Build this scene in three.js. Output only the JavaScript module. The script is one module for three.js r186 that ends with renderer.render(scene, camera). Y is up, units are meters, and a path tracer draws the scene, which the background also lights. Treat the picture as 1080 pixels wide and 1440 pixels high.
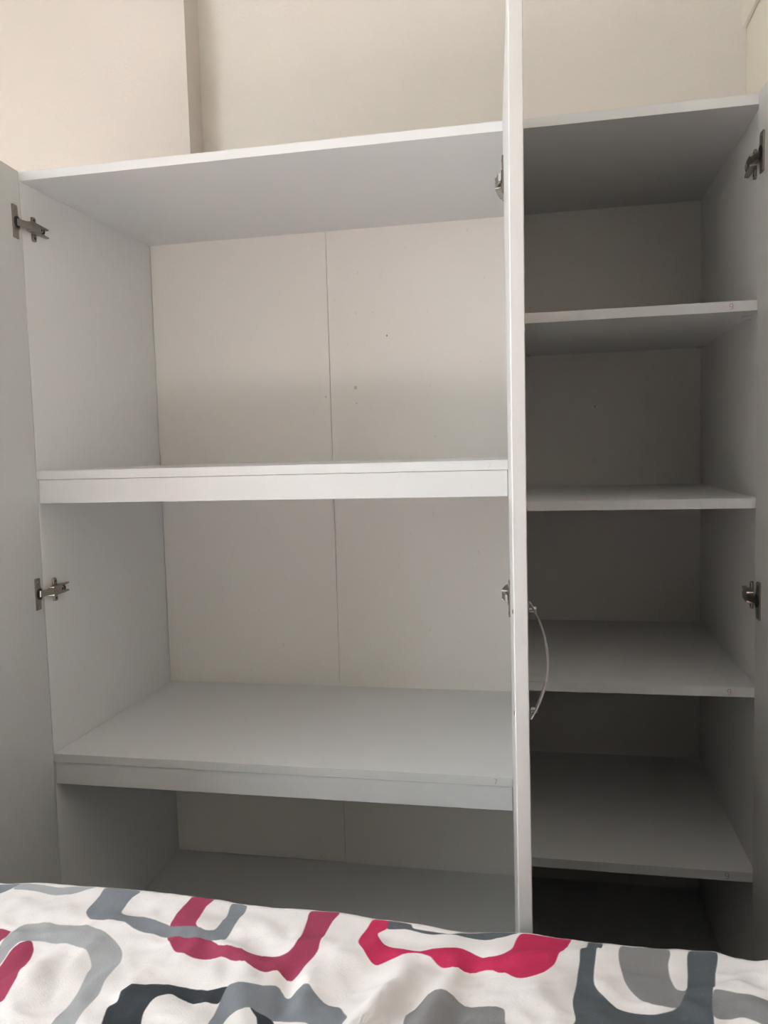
import * as THREE from 'three';
import { RoundedBoxGeometry } from 'three/addons/geometries/RoundedBoxGeometry.js';
import { TextGeometry } from 'three/addons/geometries/TextGeometry.js';
import { FontLoader } from 'three/addons/loaders/FontLoader.js';
import { mergeGeometries, mergeVertices } from 'three/addons/utils/BufferGeometryUtils.js';
import { RectAreaLightUniformsLib } from 'three/addons/lights/RectAreaLightUniformsLib.js';
import { ImprovedNoise } from 'three/addons/math/ImprovedNoise.js';

// ---------- camera, sky, daylight, exposure ----------
const scene = new THREE.Scene();
const renderer = new THREE.WebGLRenderer({ antialias: true });
renderer.toneMapping = THREE.LinearToneMapping;
renderer.toneMappingExposure = 1.22;
renderer.shadowMap.enabled = true;
const camera = new THREE.PerspectiveCamera(64.66, 1080 / 1440, 0.02, 50);
camera.position.set(1.0424, 1.2188, 1.5133);
camera.rotation.set(-0.0771, 0.1998, -0.0276, 'YXZ');
scene.background = new THREE.Color(0.75, 0.85, 1.0);
scene.backgroundIntensity = 0.6;

// room: wardrobe front edges lie in the plane z = 0, left wall of its interior is x = 0
const ROOM = { x0: -1.3, x1: 1.5255, z0: -0.655, z1: 4.3, h: 2.62 };
const WIN = { z0: 1.1, z1: 3.1, y0: 0.9, y1: 2.4 };          // window opening in the left wall
RectAreaLightUniformsLib.init();
const daylight = new THREE.RectAreaLight(new THREE.Color().setRGB(0.885, 0.975, 1.01), 4.7, WIN.z1 - WIN.z0 - 0.1, WIN.y1 - WIN.y0 - 0.1);
daylight.position.set(ROOM.x0 + 0.01, (WIN.y0 + WIN.y1) / 2, (WIN.z0 + WIN.z1) / 2);
daylight.lookAt(5, (WIN.y0 + WIN.y1) / 2, (WIN.z0 + WIN.z1) / 2);
scene.add(daylight);
const sun = new THREE.DirectionalLight(new THREE.Color().setRGB(0.885, 0.95, 0.925), 106);   // falls through the window onto the middle of the bed
sun.position.set(ROOM.x0 - 3, 1.5 + 0.85 * 3, 2.1 - 0.15); sun.target.position.set(ROOM.x0, 1.5, 2.1);
sun.castShadow = true; sun.shadow.mapSize.set(2048, 2048); Object.assign(sun.shadow.camera, { left: -3, right: 3, top: 3, bottom: -3, near: 0.1, far: 12 });
scene.add(sun, sun.target);

// ---------- helpers ----------
let seed = 7;
const rnd = () => ((seed = (seed * 16807) % 2147483647) / 2147483647);
const noise = new ImprovedNoise();
const used = {};
const numbered = (n) => { const k = used[n] = (used[n] ?? -1) + 1; return k ? n + '_' + String(k).padStart(3, '0') : n; };
function shade(o) { o.castShadow = o.receiveShadow = true; return o; }
function mesh(name, geometry, material, parent = scene, label) {
  const m = shade(new THREE.Mesh(geometry, material)); m.name = numbered(name); parent.add(m);
  if (label) m.userData.label = label;
  return m;
}
function structure(name, geometry, material, parent) {
  const m = mesh(name, geometry, material, parent); if (!parent) m.userData.kind = 'structure'; return m;
}
function group(name, parent = scene, x = 0, y = 0, z = 0) {
  const g = new THREE.Group(); g.name = numbered(name); g.position.set(x, y, z); parent.add(g); return g;
}
function thing(name, label, category, x, y, z) {
  const g = group(name, scene, x, y, z); Object.assign(g.userData, { label, category }); return g;
}
// a board between two corners with softly rounded edges
function board(x0, y0, z0, x1, y1, z1, r = 0.0008) {
  const g = new RoundedBoxGeometry(x1 - x0, y1 - y0, z1 - z0, 2, r); g.translate((x0 + x1) / 2, (y0 + y1) / 2, (z0 + z1) / 2); return g;
}
function box(x0, y0, z0, x1, y1, z1) {
  const g = new THREE.BoxGeometry(x1 - x0, y1 - y0, z1 - z0); g.translate((x0 + x1) / 2, (y0 + y1) / 2, (z0 + z1) / 2); return g;
}
function plain(g) { const n = g.index ? g.toNonIndexed() : g.clone(); for (const k of Object.keys(n.attributes)) if (!['position', 'normal', 'uv'].includes(k)) n.deleteAttribute(k); return n; }
const join = (list) => mergeGeometries(list.map(plain));
function mirrorX(g) {
  const n = plain(g), flip = (a, w) => { for (let t = 0; t < a.length; t += 3 * w) for (let k = 0; k < w; k++) { const s = a[t + w + k]; a[t + w + k] = a[t + 2 * w + k]; a[t + 2 * w + k] = s; } };
  for (const k of ['position', 'normal']) { const a = n.attributes[k].array; for (let i = 0; i < a.length; i += 3) a[i] = -a[i]; flip(a, 3); }
  flip(n.attributes.uv.array, 2); return n;
}
function canvas(w, h, draw, color = true) {
  const c = document.createElement('canvas'); c.width = w; c.height = h; draw(c.getContext('2d'), w, h);
  const t = new THREE.CanvasTexture(c); t.wrapS = t.wrapT = THREE.RepeatWrapping; t.magFilter = THREE.LinearFilter; t.anisotropy = 8;
  if (color) t.colorSpace = THREE.SRGBColorSpace; return t;
}
function grainTexture(size, coarse, fine, contrast) {             // grey relief noise that tiles
  const d = new Uint8Array(size * size * 4), TAU = Math.PI * 2;
  for (let j = 0; j < size; j++) for (let i = 0; i < size; i++) {
    const a = i / size * TAU, b = j / size * TAU;
    let v = 0; for (const [f, w] of [[coarse, 0.6], [fine, 0.4]]) v += w * noise.noise(Math.cos(a) * f + 9, Math.sin(a) * f + Math.cos(b) * f * 1.3, Math.sin(b) * f + 3);
    const q = Math.max(0, Math.min(255, 128 + v * contrast)); d.set([q, q, q, 255], (j * size + i) * 4);
  }
  const t = new THREE.DataTexture(d, size, size); t.wrapS = t.wrapT = THREE.RepeatWrapping; t.magFilter = THREE.LinearFilter; t.minFilter = THREE.LinearMipmapLinearFilter; t.generateMipmaps = true; t.needsUpdate = true;
  return t;
}
function metricUV(g) {                                             // box-mapped uv in metres
  const n = plain(g), p = n.attributes.position, m = n.attributes.normal, uv = n.attributes.uv;
  for (let i = 0; i < p.count; i++) {
    const ax = Math.abs(m.getX(i)), ay = Math.abs(m.getY(i)), az = Math.abs(m.getZ(i));
    if (ax >= ay && ax >= az) uv.setXY(i, p.getZ(i), p.getY(i)); else if (ay >= az) uv.setXY(i, p.getX(i), p.getZ(i)); else uv.setXY(i, p.getX(i), p.getY(i));
  }
  return n;
}

// ---------- materials ----------
const plaster = grainTexture(512, 6, 34, 150);
const std = (r, g, b, roughness, more = {}) => new THREE.MeshStandardMaterial({ color: new THREE.Color().setRGB(r, g, b), roughness, ...more });
const M = {
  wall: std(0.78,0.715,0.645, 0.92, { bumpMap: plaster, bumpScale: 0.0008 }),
  pierWall: std(0.71, 0.64, 0.58, 0.92, { bumpMap: plaster, bumpScale: 0.0008 }),  // pinkish pier paint, darkened further for the dimmer light at the left
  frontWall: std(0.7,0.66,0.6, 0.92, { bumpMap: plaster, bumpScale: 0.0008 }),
  rightWall: std(0.84,0.77,0.65, 0.92, { bumpMap: plaster, bumpScale: 0.0008 }),
  ceiling: std(0.65,0.65,0.65, 0.95),
  moulding: std(0.85, 0.78, 0.67, 0.55),
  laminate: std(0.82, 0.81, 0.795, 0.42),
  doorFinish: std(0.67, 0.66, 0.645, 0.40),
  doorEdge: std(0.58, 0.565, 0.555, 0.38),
  edgeBand: std(0.70, 0.69, 0.68, 0.38),
  hardboard: std(0.72, 0.69, 0.655, 0.6),
  nickel: std(0.30, 0.275, 0.24, 0.33, { metalness: 1 }),
  chrome: std(0.50, 0.49, 0.48, 0.2, { metalness: 1 }),
  darkWood: std(0.035, 0.024, 0.017, 0.45),
  dark: std(0.012, 0.011, 0.010, 0.6),
  pencil: std(0.62, 0.33, 0.36, 0.9),
  faintPencil: std(0.66, 0.56, 0.56, 0.9),
  pin: std(0.62, 0.62, 0.60, 0.4),
  woodFloor: std(0.10, 0.07, 0.05, 0.5),
  bedFrame: std(0.06, 0.04, 0.028, 0.5),
  mattress: std(0.20, 0.20, 0.21, 0.9),
  windowFrame: std(0.82, 0.82, 0.80, 0.4),
  glass: new THREE.MeshPhysicalMaterial({ color: 0xffffff, roughness: 0, transmission: 1, thickness: 0, ior: 1.5 }),
};
plaster.repeat.set(3, 3);

// ---------- the room ----------
const { x0: X0, x1: X1, z0: Z0, z1: Z1, h: H } = ROOM, T = 0.14;
structure('floor', metricUV(box(X0 - T, -0.1, Z0 - T, X1 + T, 0, Z1 + T)), M.woodFloor);
structure('ceiling', box(X0 - T, H, Z0 - T, X1 + T, H + 0.1, Z1 + T), M.ceiling);
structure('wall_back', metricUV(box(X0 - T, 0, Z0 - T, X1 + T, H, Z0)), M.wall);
// on the left a broad pier stands 85 mm proud of the back wall and ends in a sharp vertical corner
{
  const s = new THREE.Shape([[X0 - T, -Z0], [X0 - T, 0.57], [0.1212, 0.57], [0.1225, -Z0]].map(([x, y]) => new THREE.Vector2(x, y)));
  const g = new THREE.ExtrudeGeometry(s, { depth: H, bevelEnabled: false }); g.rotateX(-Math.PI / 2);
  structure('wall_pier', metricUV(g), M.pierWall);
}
structure('wall_right', metricUV(box(X1, 0, Z0, X1 + T, H, Z1 + T)), M.rightWall);
const ADDED_BAY = { x: 0.42, z: 2.02 };                                  // wall step behind the viewer, added unseen to keep the right compartment dark
structure('wall_front', metricUV(join([box(X0 - T, 0, Z1, ADDED_BAY.x, H, Z1 + T), box(ADDED_BAY.x, 0, ADDED_BAY.z, X1, H, ADDED_BAY.z + T), box(ADDED_BAY.x, 0, ADDED_BAY.z + T, ADDED_BAY.x + T, H, Z1 + T)])), M.frontWall);
{ // dark wooden door added out of view to shade the right compartment, with two sunk panels, lining and lever handle
  const g = new THREE.Group(); g.name = 'door_1'; g.userData.kind = 'structure'; scene.add(g);
  const x0 = 0.52, x1 = 1.42, z = ADDED_BAY.z;
  mesh('door_leaf', board(x0 + 0.07, 0.005, z - 0.03, x1 - 0.07, 2.0, z - 0.002, 0.003), M.darkWood, g);
  mesh('door_lining', join([board(x0, 0, z - 0.045, x0 + 0.07, 2.07, z - 0.002, 0.004), board(x1 - 0.07, 0, z - 0.045, x1, 2.07, z - 0.002, 0.004), board(x0 + 0.07, 2.0, z - 0.045, x1 - 0.07, 2.07, z - 0.002, 0.004)]), M.darkWood, g);
  for (const [y0, y1] of [[0.2, 0.9], [1.08, 1.85]]) mesh('door_panel', board(x0 + 0.2, y0, z - 0.038, x1 - 0.2, y1, z - 0.028, 0.004), M.darkWood, g);
  const lever = new THREE.CylinderGeometry(0.009, 0.009, 0.12, 14); lever.rotateZ(Math.PI / 2); lever.translate(x0 + 0.17, 1.0, z - 0.07);
  const neck = new THREE.CylinderGeometry(0.009, 0.02, 0.045, 18); neck.rotateX(Math.PI / 2); neck.translate(x0 + 0.12, 1.0, z - 0.05);
  mesh('door_handle', join([lever, neck]), M.nickel, g);
}
structure('wall_left', metricUV(join([box(X0 - T, 0, -0.57, X0, H, WIN.z0), box(X0 - T, 0, WIN.z1, X0, H, Z1), box(X0 - T, 0, WIN.z0, X0, WIN.y0, WIN.z1), box(X0 - T, WIN.y1, WIN.z0, X0, H, WIN.z1)])), M.wall);
{ // picture rail along the right wall: flat face, chamfer and lip below
  const pts = [[X1, 2.325], [1.510, 2.325], [1.5098, 2.236], [1.5172, 2.2075], [1.5238, 2.2040], [1.5238, 2.2095], [X1, 2.2095]].map(([x, y]) => new THREE.Vector2(x, y));
  const g = new THREE.ExtrudeGeometry(new THREE.Shape(pts), { depth: Z1 - Z0, bevelEnabled: false }); g.translate(0, 0, Z0);
  structure('trim_1', g, M.moulding);
}
{ // window in the left wall, behind and to the left of the viewer
  const w = new THREE.Group(); w.name = 'window_1'; w.userData.kind = 'structure'; scene.add(w);
  const a = X0 - 0.10, b = X0 - 0.04, f = 0.055, zm = (WIN.z0 + WIN.z1) / 2;
  mesh('window_frame', join([board(a, WIN.y0, WIN.z0, b, WIN.y0 + f, WIN.z1, 0.004), board(a, WIN.y1 - f, WIN.z0, b, WIN.y1, WIN.z1, 0.004), board(a, WIN.y0 + f, WIN.z0, b, WIN.y1 - f, WIN.z0 + f, 0.004),
    board(a, WIN.y0 + f, WIN.z1 - f, b, WIN.y1 - f, WIN.z1, 0.004), board(a, WIN.y0 + f, zm - f / 2, b, WIN.y1 - f, zm + f / 2, 0.004)]), M.windowFrame, w);
  for (const [p, q] of [[WIN.z0 + f, zm - f / 2], [zm + f / 2, WIN.z1 - f]]) mesh('pane', box(X0 - 0.072, WIN.y0 + f, p, X0 - 0.068, WIN.y1 - f, q), M.glass, w);
}

// ---------- the wardrobe ----------
const D = -0.55, TOP = 1.80, DIV0 = 0.972, DIV1 = 0.990, RIGHT = 1.405, BASE = 0.0954;
const W = thing('wardrobe', 'tall white three-door wardrobe with empty shelves, all its doors standing open', 'wardrobe', 0, 0, 0);
mesh('side_panel', board(-0.018, 0, -0.564, 0, TOP - 0.018, 0), M.laminate, W);
mesh('side_panel', board(RIGHT, 0, -0.564, RIGHT + 0.018, TOP - 0.018, 0), M.laminate, W);
mesh('top_panel', board(-0.018, TOP - 0.018, -0.564, RIGHT + 0.018, TOP, 0), M.edgeBand, W);
mesh('bottom_panel', board(0, BASE - 0.018, -0.564, RIGHT, BASE, 0), M.laminate, W);
mesh('divider', board(DIV0, BASE, D, DIV1, TOP - 0.018, 0), M.laminate, W);
mesh('plinth', board(0, 0, -0.05, RIGHT, BASE - 0.018, -0.032), M.laminate, W);
// back panels: thin hardboard with a few specks and scuffs of their own
function backPanel(x0, x1, y0, marks) {
  const w = x1 - x0, h = TOP - 0.018 - y0;
  const map = canvas(512, 1024, (c, cw, ch) => {
    c.fillStyle = '#f1eeea'; c.fillRect(0, 0, cw, ch);
    for (let i = 0; i < 60; i++) { c.fillStyle = `rgba(150,140,128,${0.05 + rnd() * 0.12})`; c.beginPath(); c.ellipse(rnd() * cw, rnd() * ch, 0.6 + rnd() * 1.6, 0.6 + rnd() * 2.4, rnd() * 3, 0, 7); c.fill(); }
    for (const [x, y, r, a] of marks) { c.fillStyle = `rgba(70,62,54,${a})`; c.beginPath(); c.ellipse((x - x0) / w * cw, (1 - (y - y0) / h) * ch, r / w * cw, r / h * ch * 1.2, 0, 0, 7); c.fill(); }
  });
  const g = box(x0, y0, D - 0.004, x1, y0 + h, D);
  return mesh('back_panel', g, new THREE.MeshStandardMaterial({ map, color: M.hardboard.color, roughness: 0.6 }), W);
}
M.hardboard.color.setRGB(0.97, 0.95, 0.93);
backPanel(0.0014, 0.4902, BASE + 0.0022, [[0.478, 1.36, 0.002, 0.25]]);
backPanel(0.4914, DIV0, BASE, [[0.6448, 1.5094, 0.0016, 0.9], [0.5584, 1.3811, 0.004, 0.22], [0.61, 1.57, 0.001, 0.4], [0.56, 1.34, 0.002, 0.2]]);
backPanel(DIV1, RIGHT, BASE, [[1.16, 1.31, 0.0014, 0.7]]);

const font = await new FontLoader().loadAsync('fonts/droid/droid_sans_regular.typeface.json');
function numberMark(text, x, y, size, material, parent) {         // number pencilled on the front edge of a shelf
  const g = new TextGeometry(text, { font, size, depth: 0.0002, curveSegments: 4, bevelEnabled: false }); g.computeBoundingBox();
  g.translate(x - g.boundingBox.max.x / 2, y - size / 2, 0.0001);
  return mesh('number_mark', g, material, parent, 'small red number on the shelf edge');
}
function shelf(x0, x1, top, rail, mark, material, markX, markSize = 0.010) {
  const s = mesh('shelf', board(x0, top - 0.018, D, x1, top, -0.0009, 0.0003), M.laminate, W);
  mesh('edge_strip', board(x0, top - 0.018, -0.0009, x1, top, 0, 0.0004), M.edgeBand, s);
  if (rail) mesh('front_rail', board(x0 + 0.0012, top - rail, -0.020, x1 - 0.0012, top - 0.0187, -0.0022), M.edgeBand, s);
  if (mark) numberMark(mark, markX, top - 0.009, markSize, material, s);
  return s;
}
shelf(0, DIV0, 1.1936, 0.0678, '7', M.faintPencil, 0.9377);
shelf(0, DIV0, 0.5885, 0.0666, '7', M.pencil, 0.9394);
const upperShelf = shelf(DIV1, RIGHT, 1.4576, 0, '9', M.pencil, 1.358, 0.011);
shelf(DIV1, RIGHT, 1.1160, 0);
shelf(DIV1, RIGHT, 0.7773, 0, '9', M.pencil, 1.3579, 0.011);
shelf(DIV1, RIGHT, 0.4340, 0, '9', M.pencil, 1.3559, 0.012);
{ // pegs that carry the upper narrow shelf
  const peg = new THREE.CylinderGeometry(0.0026, 0.0026, 0.016, 12); peg.rotateZ(Math.PI / 2);
  const collar = new THREE.CylinderGeometry(0.0042, 0.0042, 0.004, 14); collar.rotateZ(Math.PI / 2);
  for (const [x, side] of [[DIV1, 1], [RIGHT, -1]]) for (const z of [-0.06, -0.515]) {
    const p = peg.clone(); p.translate(x + side * 0.008, 1.4366, z); const c = collar.clone(); c.translate(x + side * 0.002, 1.4366, z);
    mesh('shelf_pin', join([p, c]), M.pin, upperShelf, 'small grey peg under the shelf');
  }
}

const LEFT_ANGLE = 6, MID_ANGLE = 3.7, RIGHT_ANGLE = 3;            // how far each door stands from square
// doors: slabs with rounded long edges, hung on the panels; s runs from the hinge edge to the free edge
function doorSlab(width, bow) {
  const r = 0.0016, s = new THREE.Shape();                        // plan: x = -0.018 .. 0 (inner face at x = 0), y -> -z
  s.moveTo(-0.018 + r, 0); s.lineTo(-r, 0); s.absarc(-r, r, r, -Math.PI / 2, 0); s.lineTo(0, width - r); s.absarc(-r, width - r, r, 0, Math.PI / 2);
  s.lineTo(-0.018 + r, width); s.absarc(-0.018 + r, width - r, r, Math.PI / 2, Math.PI); s.lineTo(-0.018, r); s.absarc(-0.018 + r, r, r, Math.PI, Math.PI * 1.5);
  const lo = 0.066, g = new THREE.ExtrudeGeometry(s, { depth: TOP - lo, steps: bow ? 40 : 1, bevelEnabled: false, curveSegments: 4 });
  g.rotateX(Math.PI / 2); g.scale(1, 1, 1); g.translate(0, TOP, 0);
  const p = g.attributes.position;
  for (let i = 0; i < p.count; i++) { const t = (p.getY(i) - 0.93) / 0.87; p.setX(i, p.getX(i) + bow * (1 - t * t) * p.getZ(i) / width); }
  if (bow) g.computeVertexNormals();
  return g;
}
function door(x, width, degrees, mirrored, bow = 0) {
  let g = doorSlab(width, bow); if (mirrored) g = mirrorX(g);
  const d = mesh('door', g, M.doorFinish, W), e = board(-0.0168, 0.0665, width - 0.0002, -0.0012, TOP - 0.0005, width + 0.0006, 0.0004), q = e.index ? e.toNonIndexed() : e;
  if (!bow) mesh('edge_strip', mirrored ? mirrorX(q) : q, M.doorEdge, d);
  else { // follows the bow of the slab
    const s = new THREE.BoxGeometry(0.0156, TOP - 0.067, 0.0008, 1, 40, 1); s.translate(-0.009, (TOP + 0.066) / 2, width + 0.0002);
    const p = s.attributes.position; for (let i = 0; i < p.count; i++) { const t = (p.getY(i) - 0.93) / 0.87; p.setX(i, p.getX(i) + bow * (1 - t * t)); }
    mesh('edge_strip', mirrorX(s), M.doorEdge, d);
  } d.position.set(x, 0, 0.002); d.rotation.y = THREE.MathUtils.degToRad(degrees);
  return d;
}
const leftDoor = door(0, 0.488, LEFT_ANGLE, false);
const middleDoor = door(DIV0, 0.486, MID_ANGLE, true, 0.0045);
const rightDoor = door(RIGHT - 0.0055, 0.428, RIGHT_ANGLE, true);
{ // bow handle on the outer face of the middle door, with its two screws showing on the inner face
  const y = 0.9335, z = 0.438, half = 0.068, reach = 0.0225, pts = [], N = 36, t = 0.0011, wide = 0.009;
  const arc = (u) => [0.018 + reach * (1 - Math.pow(Math.abs(u), 2.1)) - 0.0005, y + u * half * 1.16];
  const s = new THREE.Shape();
  for (let i = 0; i <= N; i++) { const u = -1 + 2 * i / N, [a, b] = arc(u); i ? s.lineTo(a + t, b) : s.moveTo(a + t, b); }
  for (let i = N; i >= 0; i--) { const u = -1 + 2 * i / N, [a, b] = arc(u); s.lineTo(a - t, b); }
  const strip = new THREE.ExtrudeGeometry(s, { depth: wide, bevelEnabled: true, bevelSize: 0.0003, bevelThickness: 0.0003, bevelSegments: 1 }); strip.translate(0, 0, z - wide / 2);
  const posts = [-1, 1].map((k) => { const c = new THREE.CylinderGeometry(0.0042, 0.0046, 0.009, 18); c.rotateZ(Math.PI / 2); c.translate(0.0218, y + k * half, z); return c; });
  mesh('handle', join([strip, ...posts]), M.chrome, middleDoor, 'chrome bow handle');
  for (const k of [-1, 1]) {
    const head = new THREE.SphereGeometry(0.0046, 16, 8, 0, Math.PI * 2, 0, Math.PI / 2); head.scale(1, 0.5, 1); head.rotateZ(Math.PI / 2); head.translate(-0.0035 * 0.9, y + k * half, z + 0.012);
    mesh('screw', head, M.chrome, middleDoor, 'handle screw head');
  }
}

// concealed hinges: cup plate on the door, cranked arm, cross-shaped plate on the panel
const disc = (r, h, x, y, z, n = 20) => { const c = new THREE.CylinderGeometry(r, r, h, n); c.rotateZ(Math.PI / 2); c.translate(x, y, z); return c; };
function hinge(x, y, doorDegrees, mirrored, stand = 0) {   // stand: how far the door's inner face lies in front of the panel's
  const h = group('hinge', W, x, y, 0), fix = (g) => (mirrored ? mirrorX(g) : plain(g));
  // on the door (turned with it)
  const plate = new THREE.Shape();
  plate.moveTo(0.0165, -0.032); plate.lineTo(0.0335, -0.032); plate.lineTo(0.0345, 0.031); plate.lineTo(0.033, 0.033); plate.lineTo(0.0185, 0.033); plate.lineTo(0.0165, 0.031);
  plate.lineTo(0.0165, 0.015); plate.lineTo(0.0105, 0.009); plate.lineTo(0.0105, -0.010); plate.lineTo(0.0165, -0.016);
  const pg = new THREE.ExtrudeGeometry(plate, { depth: 0.0026, bevelEnabled: true, bevelSize: 0.0004, bevelThickness: 0.0004, bevelSegments: 1 });
  pg.rotateY(-Math.PI / 2); pg.scale(-1, 1, 1);
  // rotateY maps shape x -> z and depth -> -x; mirrored back so that the plate stands on the +x face
  const pi = pg.index; const pgn = pi ? pg.toNonIndexed() : pg; { const a = pgn.attributes; for (const k of ['position', 'normal']) { const q = a[k].array; for (let i = 0; i < q.length; i += 9) for (let j = 0; j < 3; j++) { const s = q[i + 3 + j]; q[i + 3 + j] = q[i + 6 + j]; q[i + 6 + j] = s; } } pgn.computeVertexNormals(); }
  const turned = (g) => { const c = g.clone(); c.translate(stand, 0, 0); const q = fix(c); q.rotateY(THREE.MathUtils.degToRad(doorDegrees)); q.translate(0, 0, 0.002); return q; };
  const cup = mesh('cup_plate', turned(pgn), M.nickel, h);
  mesh('cup', turned(join([disc(0.0115, 0.0034, 0.0022, 0, 0.0215, 28)])), M.dark, h, 'dark hinge cup');
  for (const k of [-1, 1]) mesh('screw', turned(disc(0.0026, 0.0012, 0.0030, k * 0.0265, 0.0275, 14)), M.chrome, h, 'small screw head');
  // arm: crank out of the cup, then the channel that sits on the cross plate
  const crank = new THREE.Shape([[0.0245, 0.0035], [0.0225, 0.0075], [-0.0105, 0.0150], [-0.0125, 0.0132], [-0.0105, 0.0118], [0.0205, 0.0040]].map(([z, xx]) => new THREE.Vector2(xx, -z)));
  const cg = new THREE.ExtrudeGeometry(crank, { depth: 0.0125, bevelEnabled: true, bevelSize: 0.0004, bevelThickness: 0.0004, bevelSegments: 1 }); cg.rotateX(-Math.PI / 2); cg.translate(0, -0.0062, 0); cg.scale(1, 1, 1);
  const chan = new THREE.Shape([[-0.008, 0.0050], [-0.012, 0.0158], [-0.030, 0.0150], [-0.060, 0.0120], [-0.0765, 0.0095], [-0.0765, 0.0030], [-0.030, 0.0020]].map(([z, xx]) => new THREE.Vector2(xx, -z)));
  const wallPlate = (y0, y1) => { const g = new THREE.ExtrudeGeometry(chan, { depth: y1 - y0, bevelEnabled: true, bevelSize: 0.0003, bevelThickness: 0.0003, bevelSegments: 1 }); g.rotateX(-Math.PI / 2); g.translate(0, y0, 0); return g; };
  const floorStrip = new THREE.Shape([[-0.010, 0.0105], [-0.062, 0.0095], [-0.062, 0.0070], [-0.010, 0.0080]].map(([z, xx]) => new THREE.Vector2(xx, -z)));
  const fs = new THREE.ExtrudeGeometry(floorStrip, { depth: 0.0142, bevelEnabled: false }); fs.rotateX(-Math.PI / 2); fs.translate(0, -0.0071, 0);
  const bridge = box(0.0120, -0.0085, -0.041, 0.0148, 0.0085, -0.012);
  mesh('hinge_arm', fix(join([cg, wallPlate(-0.0095, -0.0070), wallPlate(0.0070, 0.0095), fs, bridge])), M.nickel, h);
  mesh('screw', fix(disc(0.0052, 0.003, 0.0108, 0, -0.0545, 18)), M.dark, h, 'dark adjusting screw');
  mesh('screw', fix(join([(() => { const t = new THREE.TorusGeometry(0.0042, 0.0011, 8, 20); t.rotateY(Math.PI / 2); t.translate(0.0145, 0, -0.0445); return t; })()])), M.chrome, h, 'ring-headed adjusting screw');
  const cross = new THREE.Shape(); const cw = 0.0058, ch = 0.0245;
  cross.moveTo(-cw, -ch + 0.004); cross.quadraticCurveTo(-cw, -ch, -cw + 0.004, -ch); cross.lineTo(cw - 0.004, -ch); cross.quadraticCurveTo(cw, -ch, cw, -ch + 0.004);
  cross.lineTo(cw, ch - 0.004); cross.quadraticCurveTo(cw, ch, cw - 0.004, ch); cross.lineTo(-cw + 0.004, ch); cross.quadraticCurveTo(-cw, ch, -cw, ch - 0.004);
  const mg = new THREE.ExtrudeGeometry(cross, { depth: 0.0030, bevelEnabled: true, bevelSize: 0.0005, bevelThickness: 0.0005, bevelSegments: 2 }); mg.rotateY(Math.PI / 2); mg.translate(0.0004, 0, -0.0355);
  mesh('mounting_plate', fix(mg), M.nickel, h);
  for (const k of [-1, 1]) mesh('screw', fix(disc(0.0024, 0.0014, 0.0040, k * 0.0185, -0.0355, 14)), M.dark, h, 'dark screw recess');
}
for (const y of [1.6945, 0.9385]) {
  hinge(0, y, LEFT_ANGLE, false);
  hinge(DIV0, y, MID_ANGLE, true);
  hinge(RIGHT, y, RIGHT_ANGLE, true, 0.0055);
}

// ---------- the bed and its duvet ----------
const BED = { x0: -0.43, x1: 1.46, z0: 0.535, z1: 1.95, top: 0.62 };
const bed = thing('bed', 'low wooden bed with a pale mattress standing under the patterned duvet', 'bed', 0.5, 0, 1.25);
mesh('mattress', (() => { const g = new RoundedBoxGeometry(1.82, 0.19, 1.34, 4, 0.045); g.translate(0.015, 0.48, 0.005); return g; })(), M.mattress, bed);
mesh('bed_frame', board(-0.895, 0.22, -0.665, 0.925, 0.385, 0.675, 0.006), M.bedFrame, bed);
for (const sx of [-0.87, 0.90]) for (const sz of [-0.64, 0.64]) mesh('leg', (() => { const g = new THREE.CylinderGeometry(0.03, 0.024, 0.22, 18); g.translate(sx, 0.11, sz); return g; })(), M.bedFrame, bed);

mesh('added_headboard', board(0.965, 0.0, -0.70, 1.005, 1.2, 0.72, 0.008), M.bedFrame, bed, 'added dark wooden board at the bed head, out of view');  // unseen, added to darken the lower right shelves

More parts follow.
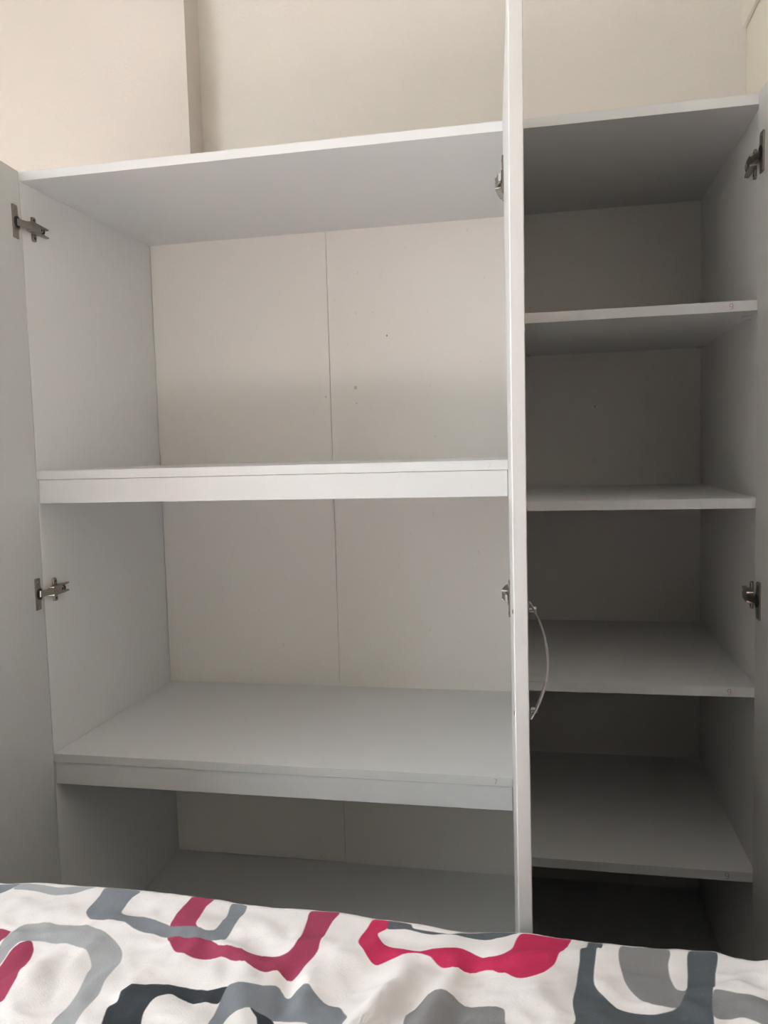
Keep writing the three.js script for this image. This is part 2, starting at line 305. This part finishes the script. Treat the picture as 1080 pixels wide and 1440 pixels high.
// printed pattern: overlapping rounded rings, drawn in plan in millimetres
const INK = { pale: '#aeb0b4', steel: '#838890', slate: '#596167', black: '#333940', stone: '#8d8c8e', rose: '#a63e5d', red: '#c92a5b' };
const PRINT = [
  ['steel', '276 542, 303 535, 300 548, 294 560, 285 567, 270 553'],
  ['pale', '306 535, 338 535, 367 536, 388 530, 416 526, 405 536, 389 549, 373 554, 349 552, 320 549, 303 550'],
  ['rose', '564 527, 562 553, 561 578, 564 600, 569 618, 579 631, 592 642, 609 649, 626 651, 643 647, 659 648, 679 654, 700 662, 714 665, 727 658, 737 662, 746 664, 753 657, 758 640, 764 616, 764 608, 764 582, 766 555, 769 533, 734 537, 734 560, 737 590, 737 615, 731 629, 715 635, 701 635, 683 633, 664 632, 646 629, 627 616, 598 596, 593 573, 590 549, 593 529'],
  ['steel', '434 526, 434 548, 435 572, 438 587, 447 597, 459 604, 486 601, 514 608, 547 614, 570 618, 588 619, 607 618, 627 616, 639 616, 643 611, 645 592, 644 566, 642 534, 622 534, 623 554, 626 580, 624 598, 614 603, 598 599, 583 599, 564 600, 535 590, 507 585, 490 582, 482 574, 481 546, 483 528'],
  ['rose', '349 641, 366 643, 368 653, 367 665, 367 684, 342 659'],
  ['pale', '372 672, 368 655, 370 641, 374 626, 392 619, 414 617, 442 617, 472 620, 497 629, 515 641, 527 654, 535 672, 535 688, 535 707, 539 726, 539 745, 540 763, 542 782, 546 803, 521 807, 515 785, 515 768, 517 747, 515 729, 507 699, 504 684, 491 668, 476 659, 458 654, 433 654, 410 656, 394 661, 390 676, 392 690, 395 703, 408 744, 382 723'],
  ['rose', '399 659, 406 658, 416 668, 421 679, 427 698, 428 710, 437 729, 440 745, 441 757, 438 761, 428 765, 407 732, 398 707, 393 687, 392 672'],
  ['black', '578 790, 573 778, 562 749, 569 739, 567 725, 572 714, 591 705, 613 704, 642 704, 660 704, 682 699, 681 721, 668 724, 656 727, 638 722, 624 720, 614 728, 610 741, 609 755, 614 771, 621 786'],
  ['steel', '682 699, 693 694, 714 689, 735 682, 742 686, 751 692, 759 686, 771 682, 781 689, 803 701, 814 704, 821 713, 827 723, 826 736, 827 760, 801 764, 790 740, 781 735, 765 735, 757 734, 747 734, 731 728, 719 724, 711 730, 701 741, 699 755, 700 776, 686 778, 684 759, 684 743, 682 724'],
  ['black', '719 724, 731 728, 747 734, 755 748, 763 767, 746 770, 737 751, 730 736'],
  ['slate', '836 542, 865 546, 872 554, 894 554, 917 555, 932 548, 958 544, 984 543, 1001 542, 989 552, 972 561, 960 563, 942 560, 924 555, 906 558, 894 561, 880 560, 861 557, 839 559'],
  ['red', '818 540, 836 542, 838 558, 829 570, 834 583, 842 594, 856 599, 874 604, 888 603, 907 596, 923 589, 933 587, 945 590, 962 598, 975 599, 987 593, 995 580, 1000 557, 1007 544, 1025 544, 1045 545, 1064 545, 1061 562, 1056 578, 1050 586, 1044 605, 1036 619, 1025 628, 1013 633, 1002 632, 989 627, 968 620, 953 621, 935 622, 916 619, 900 610, 887 607, 876 610, 859 619, 849 625, 839 631, 828 624, 817 608, 809 592, 809 579, 813 559'],
  ['stone', '888 729, 887 702, 896 690, 906 679, 917 675, 933 676, 947 681, 967 685, 990 692, 993 712, 995 732, 889 750'],
  ['slate', '1086 549, 1101 550, 1099 564, 1094 566, 1088 611, 1088 629, 1097 648, 1111 663, 1130 668, 1144 668, 1158 663, 1170 654, 1180 638, 1187 620, 1192 594, 1201 550, 1231 549, 1222 590, 1217 615, 1213 624, 1205 673, 1200 704, 1063 726, 1065 696, 1063 668, 1068 633, 1073 594, 1075 573, 1082 565'],
  ['stone', '1120 561, 1125 553, 1140 553, 1177 550, 1173 578, 1172 600, 1175 618, 1181 628, 1185 628, 1179 642, 1172 652, 1159 655, 1146 654, 1136 646, 1126 629, 1121 608, 1118 583'],
  ['stone', '1214 624, 1230 624, 1245 627, 1256 633, 1267 644, 1266 678, 1244 667, 1232 662, 1208 660'],
];
const TEX = { x0: -0.45, z0: 0.50, w: 1.95, h: 1.50 };             // the part of the cloth that the map covers, metres in plan
const duvetMap = canvas(2048, 1575, (c, w, h) => {
  c.fillStyle = '#fbf6f5'; c.fillRect(0, 0, w, h);
  const X = (mm) => (mm / 1000 - TEX.x0) / TEX.w * w, Y = (mm) => (mm / 1000 - TEX.z0) / TEX.h * h;
  const ring = (cx, cy, rw, rh, turn, wide, ink) => {            // the pattern goes on over the rest of the cloth
    c.save(); c.translate(X(cx), Y(cy)); c.rotate(turn); c.strokeStyle = INK[ink]; c.lineWidth = wide / 1000 / TEX.w * w; c.beginPath();
    const a = rw / 1000 / TEX.w * w, b = rh / 1000 / TEX.h * h; c.roundRect(-a, -b, 2 * a, 2 * b, Math.min(a, b) * 0.75); c.stroke(); c.restore();
  };
  const inks = Object.keys(INK);
  for (let j = 0; j < 6; j++) for (let i = 0; i < 11; i++) ring(-390 + i * 185 + rnd() * 40, 900 + j * 190 + rnd() * 40, 70 + rnd() * 25, 60 + rnd() * 30, rnd() * 0.5 - 0.25, 26 + rnd() * 16, inks[Math.floor(rnd() * 7)]);
  for (let j = 0; j < 2; j++) for (let i = 0; i < 4; i++) ring(-380 + i * 165 + rnd() * 20, 590 + j * 170 + rnd() * 20, 66 + rnd() * 14, 54 + rnd() * 14, rnd() * 0.4 - 0.2, 28 + rnd() * 10, inks[Math.floor(rnd() * 7)]);
  for (let j = 0; j < 2; j++) ring(1390 + rnd() * 20, 590 + j * 170, 62, 58, rnd() * 0.3, 32, inks[Math.floor(rnd() * 7)]);
  for (const [ink, path] of PRINT) {
    const p = path.split(', ').map((s) => s.split(' ').map(Number)), n = p.length, q = (i) => [X(p[(i + n) % n][0]), Y(p[(i + n) % n][1])];
    c.fillStyle = INK[ink]; c.beginPath(); c.moveTo(...q(0));
    for (let i = 0; i < n; i++) {                                 // smooth closed curve through the points
      const a = q(i - 1), b = q(i), d = q(i + 1), e = q(i + 2), k = 0.14;
      c.bezierCurveTo(b[0] + (d[0] - a[0]) * k, b[1] + (d[1] - a[1]) * k, d[0] - (e[0] - b[0]) * k, d[1] - (e[1] - b[1]) * k, ...d);
    }
    c.closePath(); c.fill();
  }
  for (let i = 0; i < 26000; i++) { c.fillStyle = rnd() < 0.5 ? 'rgba(255,255,255,0.05)' : 'rgba(60,50,60,0.035)'; c.fillRect(rnd() * w, rnd() * h, 1 + rnd() * 3, 1 + rnd() * 1.5); }
});
duvetMap.wrapS = duvetMap.wrapT = THREE.MirroredRepeatWrapping;
const weave = grainTexture(256, 14, 40, 160); weave.repeat.set(20, 16);
const duvetMaterial = new THREE.MeshPhysicalMaterial({ map: duvetMap, roughness: 0.88, sheen: 0.15, sheenRoughness: 0.6, bumpMap: weave, bumpScale: 0.0004 });

// folds of the cloth: soft ridges (positive) and hollows along short lines, plan millimetres: x, z, x, z, height mm, half-width mm
const FOLDS = [
  [830, 775, 885, 640, 19, 17], [868, 745, 906, 625, -13, 18], [945, 700, 962, 636, -6, 22], [915, 730, 925, 650, 9, 20],
  [966, 612, 1064, 577, 5, 12], [1064, 577, 1110, 565, 3, 9], [1180, 632, 1225, 616, 6, 9],
  [1300, 640, 1310, 560, 22, 34], [1440, 640, 1440, 1850, 150, 75],  // long ridge: unseen pillow bulge, added to shade the lower right shelves
  [560, 560, 600, 600, 4, 20], [640, 622, 690, 640, 7, 12], [715, 620, 770, 602, 7, 12],
  [742, 650, 752, 715, -9, 13], [690, 655, 702, 730, 8, 16], [765, 650, 775, 720, 7, 13], [780, 655, 835, 590, 7, 15], [795, 700, 845, 640, -7, 14],
  [470, 690, 490, 760, -6, 16], [440, 745, 470, 690, 8, 20], [590, 725, 640, 750, 9, 20], [560, 740, 580, 720, 4, 12], [880, 552, 960, 555, -3, 12], [860, 610, 910, 602, 5, 14],
  [960, 600, 935, 630, -5, 16], [655, 570, 700, 590, 5, 16], [610, 560, 650, 545, -4, 14], [1010, 690, 1030, 650, 6, 22], [1120, 610, 1170, 590, -4, 16], [1240, 600, 1260, 660, 8, 20],
  [480, 570, 520, 560, -4, 16], [380, 600, 420, 590, 4, 18],
];
function cloth(x, z, inward) {                                    // inward: distance from the wardrobe-side edge
  let h = 0.0045 * noise.noise(x * 5 + 3, z * 5, 0.3) + 0.0034 * noise.noise(x * 11, z * 13 + 5, 1.7);
  const c = noise.noise(x * 17 + z * 9, z * 10 - x * 7, 4.2); const calm = 0.25 + 0.75 * THREE.MathUtils.smoothstep(inward, 0.0, 0.07);
  h += calm * (0.0036 * (1 - Math.min(1, Math.abs(c) * 2.6)) - 0.0012);                                            // thin creases
  const e = noise.noise(x * 26 - z * 16 + 7, z * 20 + x * 10, 2.6); h += calm * 0.0022 * (1 - Math.min(1, Math.abs(e) * 2.8));
  h += calm * 0.0012 * noise.noise(x * 38 + z * 20, z * 30 - x * 12, 8.1);
  for (const [ax, az, bx, bz, amp, wide] of FOLDS) {
    const dx = bx - ax, dz = bz - az, px = x * 1000 - ax, pz = z * 1000 - az, t = Math.max(0, Math.min(1, (px * dx + pz * dz) / (dx * dx + dz * dz)));
    const ex = px - t * dx, ez = pz - t * dz, fade = 1 - 0.45 * Math.pow(2 * t - 1, 2);
    h += amp / 1000 * fade * Math.exp(-(ex * ex + ez * ez) / (wide * wide));
  }
  return h - 0.0032;
}
const EDGE = [[-0.43, 0.540], [0.204, 0.539], [0.270, 0.535], [0.332, 0.526], [0.430, 0.523], [0.537, 0.523], [0.643, 0.530], [0.762, 0.530], [0.830, 0.538], [0.886, 0.542], [0.932, 0.546], [0.967, 0.542], [1.015, 0.539], [1.062, 0.542], [1.104, 0.546], [1.145, 0.549], [1.194, 0.544], [1.226, 0.543], [1.255, 0.555], [1.271, 0.562], [1.299, 0.564], [1.46, 0.575]];
function edgeAt(x) {
  let i = 0; while (i < EDGE.length - 2 && x > EDGE[i + 1][0]) i++;
  const [a, p] = EDGE[i], [b, q] = EDGE[i + 1], t = Math.max(0, Math.min(1, (x - a) / (b - a))), s = t * t * (3 - 2 * t);
  return p + (q - p) * s;
}
{
  const R = 0.018, DROP = 0.13, NX = 300, NZ = 250, V = (d) => {      // d: distance along the cloth past the start of the rounded edge -> [outward, down]
    if (d <= 0) return [d, 0]; const a = d / R; if (a < Math.PI / 2) return [R * Math.sin(a), R * (1 - Math.cos(a))]; return [R, R + d - R * Math.PI / 2];
  };
  const span = (lo, hi, n) => { // parameter values: dense near the visible wardrobe side, fine over the rounding
    const out = []; for (let i = 0; i <= n; i++) out.push(lo + (hi - lo) * i / n); return out;
  };
  const us = span(BED.x0 - DROP + R, BED.x1 - R + 0.03, NX), vs = [...span(-DROP, -0.02, 24), ...span(-0.02 + 0.002, 0.05, 26), ...span(0.053, 0.36, 90), ...span(0.37, 1.36, 70), ...span(1.38, 1.70, 14)];
  const layer = (inset) => {
    const pos = [], uv = [], idx = [], n = vs.length;
    for (const u of us) for (const v of vs) {
      let x = u, down = 0;
      const le = BED.x0 + R - u; if (le > 0) { const [o, d] = V(le); x = BED.x0 + R - o; down += d; }
      const re = u - (BED.x1 - R); if (re > 0) { const [o, d] = V(re); x = BED.x1 - R + o; down += d; }
      const ze = edgeAt(Math.max(BED.x0, Math.min(BED.x1, x))) + 0.515 * R;   // where the rounding starts
      let z = ze + v;
      if (v < 0) { const [o, d] = V(-v); z = ze - o; down += d; }
      const fe = z - (BED.z1 - R); if (fe > 0) { const [o, d] = V(fe); z = BED.z1 - R + o; down += d; }
      const wr = cloth(u, ze + v, v), flat = Math.max(0, 1 - down / 0.05);
      let y = BED.top - Math.min(down, DROP) + wr * flat - inset;
      if (v < -R * 1.6) z += 0.004 * Math.sin(u * 40 + 2 * noise.noise(u * 8, 0, 0)) * Math.min(1, (-v - R * 1.6) * 6);
      if (inset) { x = THREE.MathUtils.clamp(x, BED.x0 + inset, BED.x1 - inset); z = Math.max(z, ze - R + inset); }
      pos.push(x, y, z); uv.push((u - TEX.x0) / TEX.w, 1 - (ze + v - TEX.z0) / TEX.h);
    }
    for (let i = 0; i < us.length - 1; i++) for (let j = 0; j < n - 1; j++) { const a = i * n + j, b = a + 1, c = a + n, e = c + 1; inset ? idx.push(a, c, b, b, c, e) : idx.push(a, b, c, b, e, c); }
    const g = new THREE.BufferGeometry(); g.setAttribute('position', new THREE.Float32BufferAttribute(pos, 3)); g.setAttribute('uv', new THREE.Float32BufferAttribute(uv, 2)); g.setIndex(idx); g.computeVertexNormals(); return g;
  };
  const duvet = mesh('duvet', mergeGeometries([layer(0), layer(0.012)]), duvetMaterial);
  Object.assign(duvet.userData, { label: 'white duvet printed with grey, black and crimson rounded rings, spread over the bed', category: 'duvet' });
}
renderer.render(scene, camera);
